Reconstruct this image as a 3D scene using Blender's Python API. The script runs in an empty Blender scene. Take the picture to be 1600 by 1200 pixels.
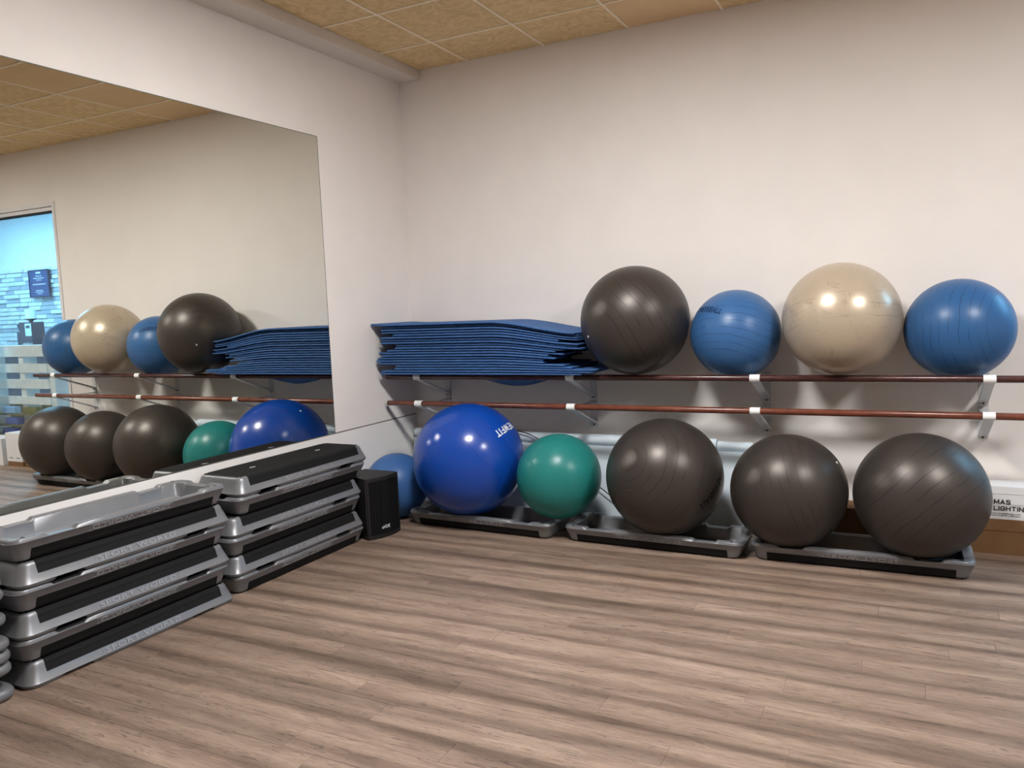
import bpy, bmesh, math, random
from mathutils import Vector, Matrix
random.seed(7)
PI = math.pi
scene = bpy.context.scene
COL = scene.collection

# ------------------------------------------------------------------ camera
cam_d = bpy.data.cameras.new('camera')
cam_d.sensor_fit = 'HORIZONTAL'
cam_d.sensor_width = 36.0
cam_d.lens = 1245.6 / 1600 * 36.0
cam_d.clip_start = 0.05
cam = bpy.data.objects.new('camera', cam_d)
COL.objects.link(cam)
yaw, pitch, roll = 0.472835, 0.096527, -0.040882
cy, sy, cp, sp = math.cos(yaw), math.sin(yaw), math.cos(pitch), math.sin(pitch)
fwd = Vector((-sy * cp, cy * cp, -sp))
rgt = Vector((cy, sy, 0))
upv = rgt.cross(fwd)
r2 = math.cos(roll) * rgt + math.sin(roll) * upv
u2 = -math.sin(roll) * rgt + math.cos(roll) * upv
M = Matrix.Identity(4)
for i in range(3):
    M[i][0], M[i][1], M[i][2] = r2[i], u2[i], -fwd[i]
M[0][3], M[1][3], M[2][3] = 3.5155, -5.192, 1.4505
cam.matrix_world = M
scene.camera = cam

# ------------------------------------------------------------------ exposure, world, large lights
vs = scene.view_settings
vs.view_transform = 'Standard'
vs.look = 'None'
vs.gamma = 1.0
vs.use_curve_mapping = False
vs.exposure = 0.0
PANEL_STRENGTH = 138.0
PANEL_COLOR = (1.0, 0.985, 0.967)
DAY_ENERGY = 330.0
w = bpy.data.worlds.new('world')
scene.world = w
w.use_nodes = True
w.node_tree.nodes['Background'].inputs[0].default_value = (0.55, 0.7, 1.0, 1)
w.node_tree.nodes['Background'].inputs[1].default_value = 0.3
ld = bpy.data.lights.new('daylight_in_next_room', 'AREA')
ld.shape = 'RECTANGLE'
ld.size, ld.size_y = 4.5, 1.6
ld.energy = DAY_ENERGY
ld.color = (0.28, 0.66, 1.0)
lo = bpy.data.objects.new('daylight_in_next_room', ld)
lo.location = (8.2, 1.5, 3.3)
COL.objects.link(lo)

# ------------------------------------------------------------------ helpers
class MB:
    """collects verts and faces of one mesh"""
    def __init__(s):
        s.v, s.f = [], []
    def add(s, vs_, fs_):
        o = len(s.v)
        s.v += [tuple(x) for x in vs_]
        s.f += [tuple(i + o for i in f) for f in fs_]
        return s
    def box(s, x0, x1, y0, y1, z0, z1):
        v = [(x, y, z) for z in (z0, z1) for y in (y0, y1) for x in (x0, x1)]
        return s.add(v, [(0, 2, 3, 1), (4, 5, 7, 6), (0, 1, 5, 4), (2, 6, 7, 3), (0, 4, 6, 2), (1, 3, 7, 5)])
    def cyl(s, p, q, r, n=24, r1=None, caps=True):
        p, q = Vector(p), Vector(q)
        a = (q - p).normalized()
        t = Vector((0, 0, 1)) if abs(a.z) < .9 else Vector((1, 0, 0))
        u = a.cross(t).normalized(); w_ = a.cross(u)
        r1 = r if r1 is None else r1
        vs_ = []
        for c, rr in ((p, r), (q, r1)):
            for k in range(n):
                an = 2 * PI * k / n
                vs_.append(c + (u * math.cos(an) + w_ * math.sin(an)) * rr)
        fs_ = [(k, (k + 1) % n, n + (k + 1) % n, n + k) for k in range(n)]
        if caps:
            fs_ += [tuple(range(n - 1, -1, -1)), tuple(range(n, 2 * n))]
        return s.add(vs_, fs_)
    def loft(s, loops, cap0=True, cap1=True):
        n = len(loops[0]); o = len(s.v)
        for l in loops:
            s.v += [tuple(x) for x in l]
        for i in range(len(loops) - 1):
            for k in range(n):
                a, b = o + i * n + k, o + i * n + (k + 1) % n
                s.f.append((a, b, b + n, a + n))
        if cap0: s.f.append(tuple(o + k for k in range(n - 1, -1, -1)))
        if cap1: s.f.append(tuple(o + (len(loops) - 1) * n + k for k in range(n)))
        return s
    def mesh(s, name, smooth=None):
        m = bpy.data.meshes.new(name)
        m.from_pydata(s.v, [], s.f)
        bm = bmesh.new(); bm.from_mesh(m)
        bmesh.ops.recalc_face_normals(bm, faces=bm.faces)
        if smooth is not None:
            for f in bm.faces: f.smooth = True
            for e in bm.edges:
                e.smooth = not (len(e.link_faces) == 2 and e.calc_face_angle(0) > math.radians(smooth))
        bm.to_mesh(m); bm.free()
        return m

def link(name, mesh, mat=None, parent=None, loc=(0, 0, 0), rot=None):
    o = bpy.data.objects.new(name, mesh)
    COL.objects.link(o)
    if mat is not None and not mesh.materials:
        mesh.materials.append(mat)
    o.location = loc
    if rot is not None: o.rotation_euler = rot
    if parent is not None: o.parent = parent
    return o

def tag(o, label=None, cat=None, group=None, kind=None):
    if label: o['label'] = label
    if cat: o['category'] = cat
    if group: o['group'] = group
    if kind: o['kind'] = kind
    return o

def thing(name, loc=(0, 0, 0), rz=0.0, rot=None):
    o = bpy.data.objects.new(name, None)
    COL.objects.link(o)
    o.empty_display_size = 0.1
    o.location = loc
    o.rotation_euler = rot if rot is not None else (0, 0, rz)
    return o

def dup(root, loc, rot, label, group=None):
    r = root.copy(); COL.objects.link(r)
    r.location = loc; r.rotation_euler = rot
    r['label'] = label
    if group: r['group'] = group
    for ch in list(root.children):
        c = ch.copy(); COL.objects.link(c); c.parent = r
        for g in list(ch.children):
            d = g.copy(); COL.objects.link(d); d.parent = c
    return r

# ------------------------------------------------------------------ materials
def new_mat(name):
    m = bpy.data.materials.new(name)
    m.use_nodes = True
    nt = m.node_tree
    return m, nt, nt.nodes, nt.links, nt.nodes['Principled BSDF']

def lin(r, g, b):
    f = lambda c: (c / 255 / 12.92) if c / 255 <= .04045 else ((c / 255 + .055) / 1.055) ** 2.4
    return (f(r), f(g), f(b), 1)

def mat(name, col, rough=.5, metal=0.0, noise=0.0, nscale=20.0, bump=0.0, bscale=200.0, spec=.5, coat=0.0):
    m, nt, N, L, P = new_mat(name)
    P.inputs['Roughness'].default_value = rough
    P.inputs['Metallic'].default_value = metal
    P.inputs['Specular IOR Level'].default_value = spec
    P.inputs['Coat Weight'].default_value = coat
    P.inputs['Base Color'].default_value = col
    tc = N.new('ShaderNodeTexCoord')
    if noise:
        nz = N.new('ShaderNodeTexNoise'); nz.inputs['Scale'].default_value = nscale; nz.inputs['Detail'].default_value = 5
        L.new(tc.outputs['Object'], nz.inputs['Vector'])
        rp = N.new('ShaderNodeValToRGB')
        rp.color_ramp.elements[0].position = .3; rp.color_ramp.elements[1].position = .7
        rp.color_ramp.elements[0].color = tuple(c * (1 - noise) for c in col[:3]) + (1,)
        rp.color_ramp.elements[1].color = tuple(min(1, c * (1 + noise)) for c in col[:3]) + (1,)
        L.new(nz.outputs['Fac'], rp.inputs['Fac']); L.new(rp.outputs['Color'], P.inputs['Base Color'])
    if bump:
        nb = N.new('ShaderNodeTexNoise'); nb.inputs['Scale'].default_value = bscale; nb.inputs['Detail'].default_value = 3
        L.new(tc.outputs['Object'], nb.inputs['Vector'])
        b = N.new('ShaderNodeBump'); b.inputs['Strength'].default_value = bump; b.inputs['Distance'].default_value = .002
        L.new(nb.outputs['Fac'], b.inputs['Height']); L.new(b.outputs['Normal'], P.inputs['Normal'])
    return m

def emis(name, col, strength):
    m, nt, N, L, P = new_mat(name)
    N.remove(P)
    e = N.new('ShaderNodeEmission'); e.inputs[0].default_value = tuple(col[:3]) + (1,); e.inputs[1].default_value = strength
    L.new(e.outputs[0], N['Material Output'].inputs['Surface'])
    return m

WALL_C = (0.84, 0.797, 0.768, 1)
M_wall = mat('painted_wall', WALL_C, .85, noise=.02, nscale=3, bump=.15, bscale=90, spec=.25)
M_lower = mat('painted_lower_panel', (0.86, 0.835, 0.815, 1), .6, noise=.015, nscale=4, spec=.3)
M_beam = mat('painted_beam', (0.72, 0.67, 0.61, 1), .85, noise=.03, nscale=3, spec=.25)
M_seam = mat('dark_joint', (0.12, 0.11, 0.105, 1), .7)
M_wframe = mat('white_frame_paint', (.78, .77, .78, 1), .45, noise=.02, nscale=6)
M_dark = mat('dark_gap', (.02, .02, .022, 1), .8)
M_grout = mat('floor_base_dark', (.05, .04, .035, 1), .9)

# mirror
M_mirror, nt, N, L, P = new_mat('mirror_silver')
P.inputs['Base Color'].default_value = (.83, .835, .775, 1)
P.inputs['Metallic'].default_value = 1.0
P.inputs['Roughness'].default_value = 0.0
M_medge = mat('mirror_edge_glass', (.10, .13, .12, 1), .25)

# glass pane
M_glass, nt, N, L, P = new_mat('clear_window_glass')
N.remove(P)
tr = N.new('ShaderNodeBsdfTransparent'); tr.inputs[0].default_value = (.93, .96, .97, 1)
gl = N.new('ShaderNodeBsdfGlossy'); gl.inputs['Roughness'].default_value = 0.0
fr = N.new('ShaderNodeFresnel')
gg = N.new('ShaderNodeNewGeometry'); io = N.new('ShaderNodeMix')
io.inputs[2].default_value = 1.45; io.inputs[3].default_value = 1 / 1.45
L.new(gg.outputs['Backfacing'], io.inputs[0]); L.new(io.outputs[0], fr.inputs[0])
mx = N.new('ShaderNodeMixShader')
L.new(fr.outputs[0], mx.inputs[0]); L.new(tr.outputs[0], mx.inputs[1]); L.new(gl.outputs[0], mx.inputs[2])
L.new(mx.outputs[0], N['Material Output'].inputs['Surface'])

def wood_floor():
    m, nt, N, L, P = new_mat('vinyl_wood_planks')
    P.inputs['Roughness'].default_value = .48
    P.inputs['Specular IOR Level'].default_value = .35
    tc = N.new('ShaderNodeTexCoord'); oi = N.new('ShaderNodeObjectInfo'); geo = N.new('ShaderNodeNewGeometry')
    off = N.new('ShaderNodeVectorMath'); off.operation = 'ADD'
    sc_ = N.new('ShaderNodeVectorMath'); sc_.operation = 'SCALE'; sc_.inputs[0].default_value = (37.0, 11.0, 5.0)
    L.new(oi.outputs['Random'], sc_.inputs['Scale'])
    L.new(tc.outputs['Object'], off.inputs[0]); L.new(sc_.outputs[0], off.inputs[1])
    def noise(src, scale, nscale, detail, dist=0.0, rough=.6):
        mp = N.new('ShaderNodeMapping'); mp.inputs['Scale'].default_value = scale
        L.new(src, mp.inputs['Vector'])
        n = N.new('ShaderNodeTexNoise'); n.inputs['Scale'].default_value = nscale; n.inputs['Detail'].default_value = detail
        n.inputs['Distortion'].default_value = dist; n.inputs['Roughness'].default_value = rough
        L.new(mp.outputs[0], n.inputs['Vector']); return n.outputs['Fac']
    def ramp(fac, stops):
        r = N.new('ShaderNodeValToRGB')
        while len(r.color_ramp.elements) < len(stops): r.color_ramp.elements.new(.5)
        for e, (p_, c_) in zip(r.color_ramp.elements, stops):
            e.position = p_; e.color = c_
        L.new(fac, r.inputs['Fac']); return r.outputs['Color']
    def mult(a, b, f=1.0):
        mm = N.new('ShaderNodeMixRGB'); mm.blend_type = 'MULTIPLY'; mm.inputs[0].default_value = f
        L.new(a, mm.inputs[1]); L.new(b, mm.inputs[2]); return mm.outputs[0]
    g = lambda v: (v, v, v, 1)
    base = ramp(noise(off.outputs[0], (1.6, 8, 1), 1.7, 9, .9, .68), [(.25, lin(113, 95, 83)), (.5, lin(137, 118, 105)), (.78, lin(157, 139, 125))])
    grain = ramp(noise(off.outputs[0], (4, 60, 1), 2.0, 8, .6, .72), [(.32, g(.70)), (.5, g(1.0)), (.72, g(1.12))])
    crack = ramp(noise(off.outputs[0], (7, 75, 1), 1.0, 5, 1.8, .66), [(.0, g(1)), (.585, g(1)), (.625, g(.48)), (1, g(.30))])
    knot = ramp(noise(off.outputs[0], (4.5, 13, 1), 1.3, 4, 1.6), [(0, g(1)), (.64, g(1)), (.72, g(.60)), (1, g(.45))])
    pale = ramp(noise(off.outputs[0], (5, 42, 1), 1.2, 3, .8), [(.0, g(1)), (.6, g(1)), (.72, g(1.2)), (1, g(1.25))])
    tone = ramp(oi.outputs['Random'], [(0, (.90, .89, .885, 1)), (.5, (1.0, .985, .975, 1)), (1, (1.07, 1.06, 1.06, 1))])
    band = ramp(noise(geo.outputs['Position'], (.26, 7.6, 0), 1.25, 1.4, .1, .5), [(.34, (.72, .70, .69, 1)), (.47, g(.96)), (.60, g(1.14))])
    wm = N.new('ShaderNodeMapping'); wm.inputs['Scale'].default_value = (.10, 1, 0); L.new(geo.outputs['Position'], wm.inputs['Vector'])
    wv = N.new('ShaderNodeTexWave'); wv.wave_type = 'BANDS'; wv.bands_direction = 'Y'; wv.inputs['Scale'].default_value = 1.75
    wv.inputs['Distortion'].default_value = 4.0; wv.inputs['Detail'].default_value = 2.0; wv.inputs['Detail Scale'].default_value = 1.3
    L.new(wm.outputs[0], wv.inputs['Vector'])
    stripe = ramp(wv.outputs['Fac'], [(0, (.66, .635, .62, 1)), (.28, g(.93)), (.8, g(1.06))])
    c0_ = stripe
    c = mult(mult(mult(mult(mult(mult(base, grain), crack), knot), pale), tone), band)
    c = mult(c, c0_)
    L.new(c, P.inputs['Base Color'])
    b = N.new('ShaderNodeBump'); b.inputs['Strength'].default_value = .25; b.inputs['Distance'].default_value = .001
    L.new(noise(off.outputs[0], (3, 70, 1), 2.0, 5, .3), b.inputs['Height']); L.new(b.outputs['Normal'], P.inputs['Normal'])
    return m
M_floor = wood_floor()

def tile_mat(name, c0, c1, c2, plain=False):
    m, nt, N, L, P = new_mat(name)
    P.inputs['Roughness'].default_value = .9
    P.inputs['Specular IOR Level'].default_value = .15
    tc = N.new('ShaderNodeTexCoord'); oi = N.new('ShaderNodeObjectInfo')
    off = N.new('ShaderNodeVectorMath'); off.operation = 'ADD'
    sc_ = N.new('ShaderNodeVectorMath'); sc_.operation = 'SCALE'; sc_.inputs[0].default_value = (9.0, 5.0, 3.0)
    L.new(oi.outputs['Random'], sc_.inputs['Scale']); L.new(tc.outputs['Object'], off.inputs[0]); L.new(sc_.outputs[0], off.inputs[1])
    n = N.new('ShaderNodeTexNoise'); n.inputs['Scale'].default_value = 7 if not plain else 3
    n.inputs['Detail'].default_value = 4; n.inputs['Distortion'].default_value = 3.0 if not plain else .2
    L.new(off.outputs[0], n.inputs['Vector'])
    r = N.new('ShaderNodeValToRGB'); r.color_ramp.elements.new(.5)
    for e, (p_, c_) in zip(r.color_ramp.elements, [(.32, c0), (.5, c1), (.68, c2)]):
        e.position = p_; e.color = c_
    L.new(n.outputs['Fac'], r.inputs['Fac']); L.new(r.outputs['Color'], P.inputs['Base Color'])
    if not plain:
        b = N.new('ShaderNodeBump'); b.inputs['Strength'].default_value = .4; b.inputs['Distance'].default_value = .003
        L.new(n.outputs['Fac'], b.inputs['Height']); L.new(b.outputs['Normal'], P.inputs['Normal'])
    return m
M_tile = tile_mat('wood_wool_ceiling_tile', lin(210, 182, 136), lin(222, 196, 150), lin(231, 206, 162))
M_tilep = tile_mat('smooth_ceiling_tile', lin(222, 192, 150), lin(226, 196, 154), lin(228, 199, 157), True)
M_rail = mat('cream_ceiling_rail', lin(244, 230, 206), .6)

def ball_mat(name, col, rough, metal=0.0, freq=34.0, lines=1.0, band=(.0, .55), coat=0.0, scuff=0.0, seed=0.0, spec=.5, lw=.029):
    """moulded ring grooves around the ball's own z axis"""
    m, nt, N, L, P = new_mat(name)
    P.inputs['Roughness'].default_value = rough
    P.inputs['Metallic'].default_value = metal
    P.inputs['Coat Weight'].default_value = coat
    P.inputs['Coat Roughness'].default_value = .35
    P.inputs['Specular IOR Level'].default_value = spec
    tc = N.new('ShaderNodeTexCoord')
    nm = N.new('ShaderNodeVectorMath'); nm.operation = 'NORMALIZE'
    L.new(tc.outputs['Object'], nm.inputs[0])
    sp_ = N.new('ShaderNodeSeparateXYZ'); L.new(nm.outputs[0], sp_.inputs[0])
    def math_(op, a, b=None, c=None):
        n = N.new('ShaderNodeMath'); n.operation = op
        for i, x in enumerate((a, b, c)):
            if x is None: continue
            if isinstance(x, (int, float)): n.inputs[i].default_value = x
            else: L.new(x, n.inputs[i])
        return n.outputs[0]
    th = math_('ARCCOSINE', sp_.outputs['Z'])
    w1 = N.new('ShaderNodeTexNoise'); w1.inputs['Scale'].default_value = 1.3; w1.inputs['Detail'].default_value = 2
    L.new(nm.outputs[0], w1.inputs['Vector'])
    ph = math_('ADD', math_('MULTIPLY', th, freq), math_('MULTIPLY', w1.outputs['Fac'], .9))
    fr_ = math_('FRACT', ph)
    line = math_('COMPARE', fr_, .5, lw)
    mk = N.new('ShaderNodeTexNoise'); mk.inputs['Scale'].default_value = 2.6; mk.inputs['Detail'].default_value = 1.5
    mp = N.new('ShaderNodeMapping'); mp.inputs['Location'].default_value = (seed, seed * 1.7, seed * .3)
    L.new(nm.outputs[0], mp.inputs[0]); L.new(mp.outputs[0], mk.inputs['Vector'])
    rm = N.new('ShaderNodeValToRGB'); rm.color_ramp.elements[0].position = .38; rm.color_ramp.elements[1].position = .50
    L.new(mk.outputs['Fac'], rm.inputs['Fac'])
    absz = math_('ABSOLUTE', sp_.outputs['Z'])
    inb = math_('MULTIPLY', math_('GREATER_THAN', absz, band[0]), math_('LESS_THAN', absz, band[1]))
    msk = math_('MULTIPLY', math_('MULTIPLY', line, rm.outputs['Color']), math_('MULTIPLY', inb, lines))
    cmx = N.new('ShaderNodeMixRGB'); cmx.blend_type = 'MIX'
    L.new(math_('MULTIPLY', msk, .72), cmx.inputs[0])
    cmx.inputs[1].default_value = col
    cmx.inputs[2].default_value = tuple(c * .25 for c in col[:3]) + (1,)
    out = cmx.outputs[0]
    if scuff:
        s1 = N.new('ShaderNodeTexNoise'); s1.inputs['Scale'].default_value = 3.2; s1.inputs['Detail'].default_value = 8; s1.inputs['Distortion'].default_value = 1.6
        s1.inputs['Roughness'].default_value = .7
        L.new(nm.outputs[0], s1.inputs['Vector'])
        r1 = N.new('ShaderNodeValToRGB'); r1.color_ramp.elements[0].position = .56; r1.color_ramp.elements[1].position = .74
        L.new(s1.outputs['Fac'], r1.inputs['Fac'])
        m2 = N.new('ShaderNodeMixRGB'); L.new(math_('MULTIPLY', r1.outputs['Color'], scuff), m2.inputs[0])
        L.new(out, m2.inputs[1]); m2.inputs[2].default_value = tuple(c * k for c, k in zip(col[:3], (.42, .36, .30))) + (1,)
        out = m2.outputs[0]
    L.new(out, P.inputs['Base Color'])
    b = N.new('ShaderNodeBump'); b.invert = True; b.inputs['Strength'].default_value = .6; b.inputs['Distance'].default_value = .002
    L.new(msk, b.inputs['Height']); L.new(b.outputs['Normal'], P.inputs['Normal'])
    return m

M_step = mat('grey_moulded_plastic', (.205, .21, .226, 1), .36, metal=.35, noise=.05, nscale=12, bump=.12, bscale=500)
M_tread = mat('black_ribbed_rubber', (.007, .007, .0075, 1), .75, noise=.15, nscale=60, bump=.3, bscale=700, spec=.22)
M_foot = mat('black_rubber_foot', (.008, .008, .009, 1), .7)
M_letter = mat('embossed_grey_plastic', (.33, .33, .35, 1), .4, metal=.3)
M_emblem = mat('silver_inlay', (.5, .5, .5, 1), .35, metal=.4)
M_mat = mat('blue_foam', (.048, .128, .325, 1), .75, noise=.12, nscale=30, bump=.25, bscale=300, spec=.3)
M_barre_u = mat('dark_mahogany_varnish', (.060, .020, .018, 1), .26, noise=.25, nscale=14)
M_barre_l = mat('red_mahogany_varnish', (.155, .045, .026, 1), .26, noise=.25, nscale=14)
M_clip = mat('white_enamel', (.85, .86, .86, 1), .35)
M_brk = mat('grey_enamel_bracket', (.62, .63, .645, 1), .4, metal=.0)
M_screw = mat('dark_screw', (.02, .02, .02, 1), .4, metal=.6)
M_pad = mat('pale_blue_vinyl', (.66, .75, .82, 1), .5, noise=.03, nscale=6, bump=.1, bscale=60)
M_cable = mat('black_cable_rubber', (.01, .01, .012, 1), .5)
M_spk = mat('black_painted_wood', (.011, .011, .012, 1), .55, bump=.3, bscale=350, spec=.35)
M_card = mat('brown_cardboard', (.21, .115, .055, 1), .85, noise=.08, nscale=10, spec=.2)
M_white = mat('white_printed_card', (.72, .72, .74, 1), .6, noise=.02, nscale=5)
M_ink = mat('dark_grey_ink', (.035, .035, .04, 1), .6)
M_navyink = mat('navy_print', (.003, .008, .035, 1), .8, spec=.1)
M_whiteink = mat('white_print', (.75, .78, .82, 1), .5)
M_blackink = mat('faded_black_print', (.003, .003, .003, 1), .9, spec=.08)
M_plug = mat('pale_valve_plug', (.7, .68, .65, 1), .4)

# speaker grille with fine perforation
M_grille, nt, N, L, P = new_mat('black_perforated_grille')
P.inputs['Roughness'].default_value = .85
P.inputs['Specular IOR Level'].default_value = .15
tc = N.new('ShaderNodeTexCoord'); vo = N.new('ShaderNodeTexVoronoi'); vo.inputs['Scale'].default_value = 160
vo.inputs['Randomness'].default_value = 0.1
L.new(tc.outputs['Object'], vo.inputs['Vector'])
rp = N.new('ShaderNodeValToRGB'); rp.color_ramp.elements[0].position = .25; rp.color_ramp.elements[1].position = .45
rp.color_ramp.elements[0].color = (.001, .001, .001, 1); rp.color_ramp.elements[1].color = (.006, .006, .007, 1)
L.new(vo.outputs['Distance'], rp.inputs['Fac']); L.new(rp.outputs['Color'], P.inputs['Base Color'])

# ------------------------------------------------------------------ text helpers
def text_mesh(body, size=1.0, extrude=0.0, bold=0.0, shear=0.0, spacing=1.0, res=3):
    c = bpy.data.curves.new('text', 'FONT')
    c.body = body; c.size = size; c.extrude = extrude; c.offset = bold; c.shear = shear
    c.space_character = spacing; c.align_x = 'CENTER'; c.align_y = 'CENTER'; c.resolution_u = res
    o = bpy.data.objects.new('text', c); COL.objects.link(o)
    dg = bpy.context.evaluated_depsgraph_get()
    m = bpy.data.meshes.new_from_object(o.evaluated_get(dg))
    bpy.data.objects.remove(o); bpy.data.curves.remove(c)
    m.materials.clear()
    return m

def fit_text(m, width, height):
    xs = [v.co.x for v in m.vertices]; ys = [v.co.y for v in m.vertices]
    cx, cyy = (max(xs) + min(xs)) / 2, (max(ys) + min(ys)) / 2
    kx = width / (max(xs) - min(xs)); ky = height / (max(ys) - min(ys))
    for v in m.vertices:
        v.co.x = (v.co.x - cx) * kx; v.co.y = (v.co.y - cyy) * ky
    return m

def wrap_text(m, n, t, r, arm):
    """bend flat text on to a sphere of radius r: n outward at its middle, t the reading direction (ball space)"""
    n = Vector(n).normalized(); t = (Vector(t) - n * n.dot(Vector(t))).normalized(); u = n.cross(t)
    for v in m.vertices:
        a, b = v.co.x / r, v.co.y / r
        d = (n * math.cos(a) + t * math.sin(a)) * math.cos(b) + u * math.sin(b)
        v.co = arm @ (d * (r + .0012))
    return m

STROKES = {
 'M': [[(0, 0), (0, 1), (.42, .25), (.84, 1), (.84, 0)]], 'A': [[(0, 0), (.38, 1), (.76, 0)], [(.14, .32), (.62, .32)]],
 'S': [[(.66, .80), (.54, .97), (.16, .97), (.04, .84), (.04, .66), (.14, .55), (.56, .45), (.66, .34), (.66, .16), (.54, .03), (.14, .03), (.02, .20)]],
 'L': [[(0, 1), (0, 0), (.52, 0)]], 'I': [[(0, 0), (0, 1)]], 'H': [[(0, 0), (0, 1)], [(.66, 0), (.66, 1)], [(0, .52), (.66, .52)]],
 'G': [[(.68, .78), (.56, .97), (.18, .97), (.0, .78), (.0, .22), (.18, .03), (.52, .03), (.68, .18), (.68, .46), (.38, .46)]],
 'T': [[(0, 1), (.66, 1)], [(.33, 1), (.33, 0)]], 'N': [[(0, 0), (0, 1), (.66, 0), (.66, 1)]],
 'E': [[(.55, 1), (0, 1), (0, 0), (.55, 0)], [(0, .52), (.48, .52)]], 'W': [[(0, 1), (.24, 0), (.48, .9), (.72, 0), (.96, 1)]],
 'B': [[(0, 0), (0, 1), (.46, 1), (.58, .88), (.58, .64), (.46, .53), (0, .53)], [(.46, .53), (.64, .40), (.64, .14), (.50, 0), (0, 0)]],
 'F': [[(.55, 1), (0, 1), (0, 0)], [(0, .52), (.46, .52)]], ' ': [],
}
def block_text(body, thick=.20, gap=.34):
    """heavy sans lettering made of mitre-ended bars"""
    mb = MB(); x0 = 0
    for ch in body:
        wd = .3 if ch == ' ' else 0
        for line in STROKES[ch]:
            for (ax, ay), (bx, by) in zip(line, line[1:]):
                d = Vector((bx - ax, by - ay)); d.normalize(); n_ = Vector((-d.y, d.x)) * thick / 2; e_ = d * thick * .42
                mb.add([(x0 + ax - e_.x - n_.x, ay - e_.y - n_.y, 0), (x0 + bx + e_.x - n_.x, by + e_.y - n_.y, 0), (x0 + bx + e_.x + n_.x, by + e_.y + n_.y, 0), (x0 + ax - e_.x + n_.x, ay - e_.y + n_.y, 0)], [(0, 1, 2, 3)])
            wd = max(wd, max(p_[0] for p_ in line))
        x0 += wd + gap
    return mb.mesh('block_text')

# ------------------------------------------------------------------ room shell
RX, RY, CH = 8.0, -8.2, 3.228
WX0, WX1, WZ = 4.21, 5.80, 2.685         # glazed opening in the back wall
tag(link('wall_left', MB().box(-.15, 0, RY, .12, 0, 3.4).mesh('wall_left'), M_wall), kind='structure')
tag(link('wall_back', MB().box(0, WX0, 0, .12, 0, 3.4).box(WX1, RX, 0, .12, 0, 3.4).box(WX0, WX1, 0, .12, WZ, 3.4).mesh('wall_back'), M_wall), kind='structure')
tag(link('wall_right', MB().box(RX, RX + .15, RY, 0, 0, 3.4).mesh('wall_right'), M_wall), kind='structure')
tag(link('wall_front', MB().box(0, RX, RY - .15, RY, 0, 3.4).mesh('wall_front'), M_wall), kind='structure')
tag(link('trim_1', MB().box(0, .191, RY, 0, 3.162, CH + .02).mesh('trim_1'), M_beam), kind='structure')
tag(link('trim_2', MB().box(0, .006, RY, -.001, 0, .643).mesh('trim_2'), M_lower), kind='structure')
tag(link('trim_3', MB().box(0, .004, RY, -.001, .643, .650).mesh('trim_3'), M_seam), kind='structure')

# floor with planks
floor = tag(link('floor', MB().box(0, RX, RY, 0, -.05, -.004).mesh('floor'), M_grout), kind='structure')
PW, PL = .127, 1.22
pm_cache = {}
def plank_mesh(l):
    k = round(l, 3)
    if k not in pm_cache:
        h = PW / 2 - .0004; a = k / 2 - .0004; e = .0012
        mb = MB().loft([[(-a, -h, -.004), (a, -h, -.004), (a, h, -.004), (-a, h, -.004)],
                        [(-a, -h, -.0006), (a, -h, -.0006), (a, h, -.0006), (-a, h, -.0006)],
                        [(-a + e, -h + e, 0), (a - e, -h + e, 0), (a - e, h - e, 0), (-a + e, h - e, 0)]])
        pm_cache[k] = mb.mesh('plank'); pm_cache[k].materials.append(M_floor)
    return pm_cache[k]
known = {0: 1.285, -1: 1.94, -4: 2.145, 1: 3.04, 2: 2.968, 4: 3.55}
far = MB()
k0 = int(round((2.64) / PW)); n_pl = 0
for row in range(-46, 22):
    y0 = -2.64 + row * PW
    y1 = min(y0 + PW, 0.0)
    if y0 < RY or y0 >= -.01: continue
    xs = known.get(row, random.uniform(0, PL)); xs = xs - PL * math.ceil(xs / PL)
    near = -4.35 < y0
    while xs < RX:
        a, b = max(xs, 0), min(xs + PL, RX)
        if b - a > .02:
            if near and a < 5.6 and y1 - y0 > PW - .002:
                link('plank', plank_mesh(b - a), None, floor, ((a + b) / 2, (y0 + y1) / 2, 0)); n_pl += 1
            else:
                far.box(a + .0004, b - .0004, y0 + .0004, y1 - .0004, -.004, 0)
        xs += PL
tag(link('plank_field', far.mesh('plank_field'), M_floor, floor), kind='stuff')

# ceiling with tiles and rails
ceiling = tag(link('ceiling', MB().box(0, RX, RY, 0, CH + .012, CH + .12).mesh('ceiling'), M_seam), kind='structure')
gx = [.191] + [.61 + .605 * k for k in range(13)]
gx = [x for x in gx if x < RX - .05] + [RX]
gy = [0] + [-.495 - .6 * k for k in range(14)]
gy = [y for y in gy if y > RY + .05] + [RY]
LIGHTS = [(3, 4), (8, 4)]
tm = {}
for i in range(len(gx) - 1):
    for j in range(len(gy) - 1):
        if (i, j) in LIGHTS: continue
        sx, sy_ = gx[i + 1] - gx[i], gy[j] - gy[j + 1]
        plain = (i == 3)
        key = (round(sx, 3), round(sy_, 3), plain)
        if key not in tm:
            a, b = sx / 2 - .003, sy_ / 2 - .003
            tm[key] = MB().box(-a, a, -b, b, 0, .012).mesh('ceiling_tile'); tm[key].materials.append(M_tilep if plain else M_tile)
        link('ceiling_tile', tm[key], None, ceiling, ((gx[i] + gx[i + 1]) / 2, (gy[j] + gy[j + 1]) / 2, CH))
for x in gx[1:-1]:
    link('ceiling_rail', MB().box(-.008, .008, RY, 0, -.004, .004).mesh('ceiling_rail'), M_rail, ceiling, (x, 0, CH - .002))
for y in gy[1:-1]:
    link('ceiling_rail', MB().box(.191, RX, -.008, .008, -.0036, .004).mesh('ceiling_rail'), M_rail, ceiling, (0, y, CH - .002))

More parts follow.
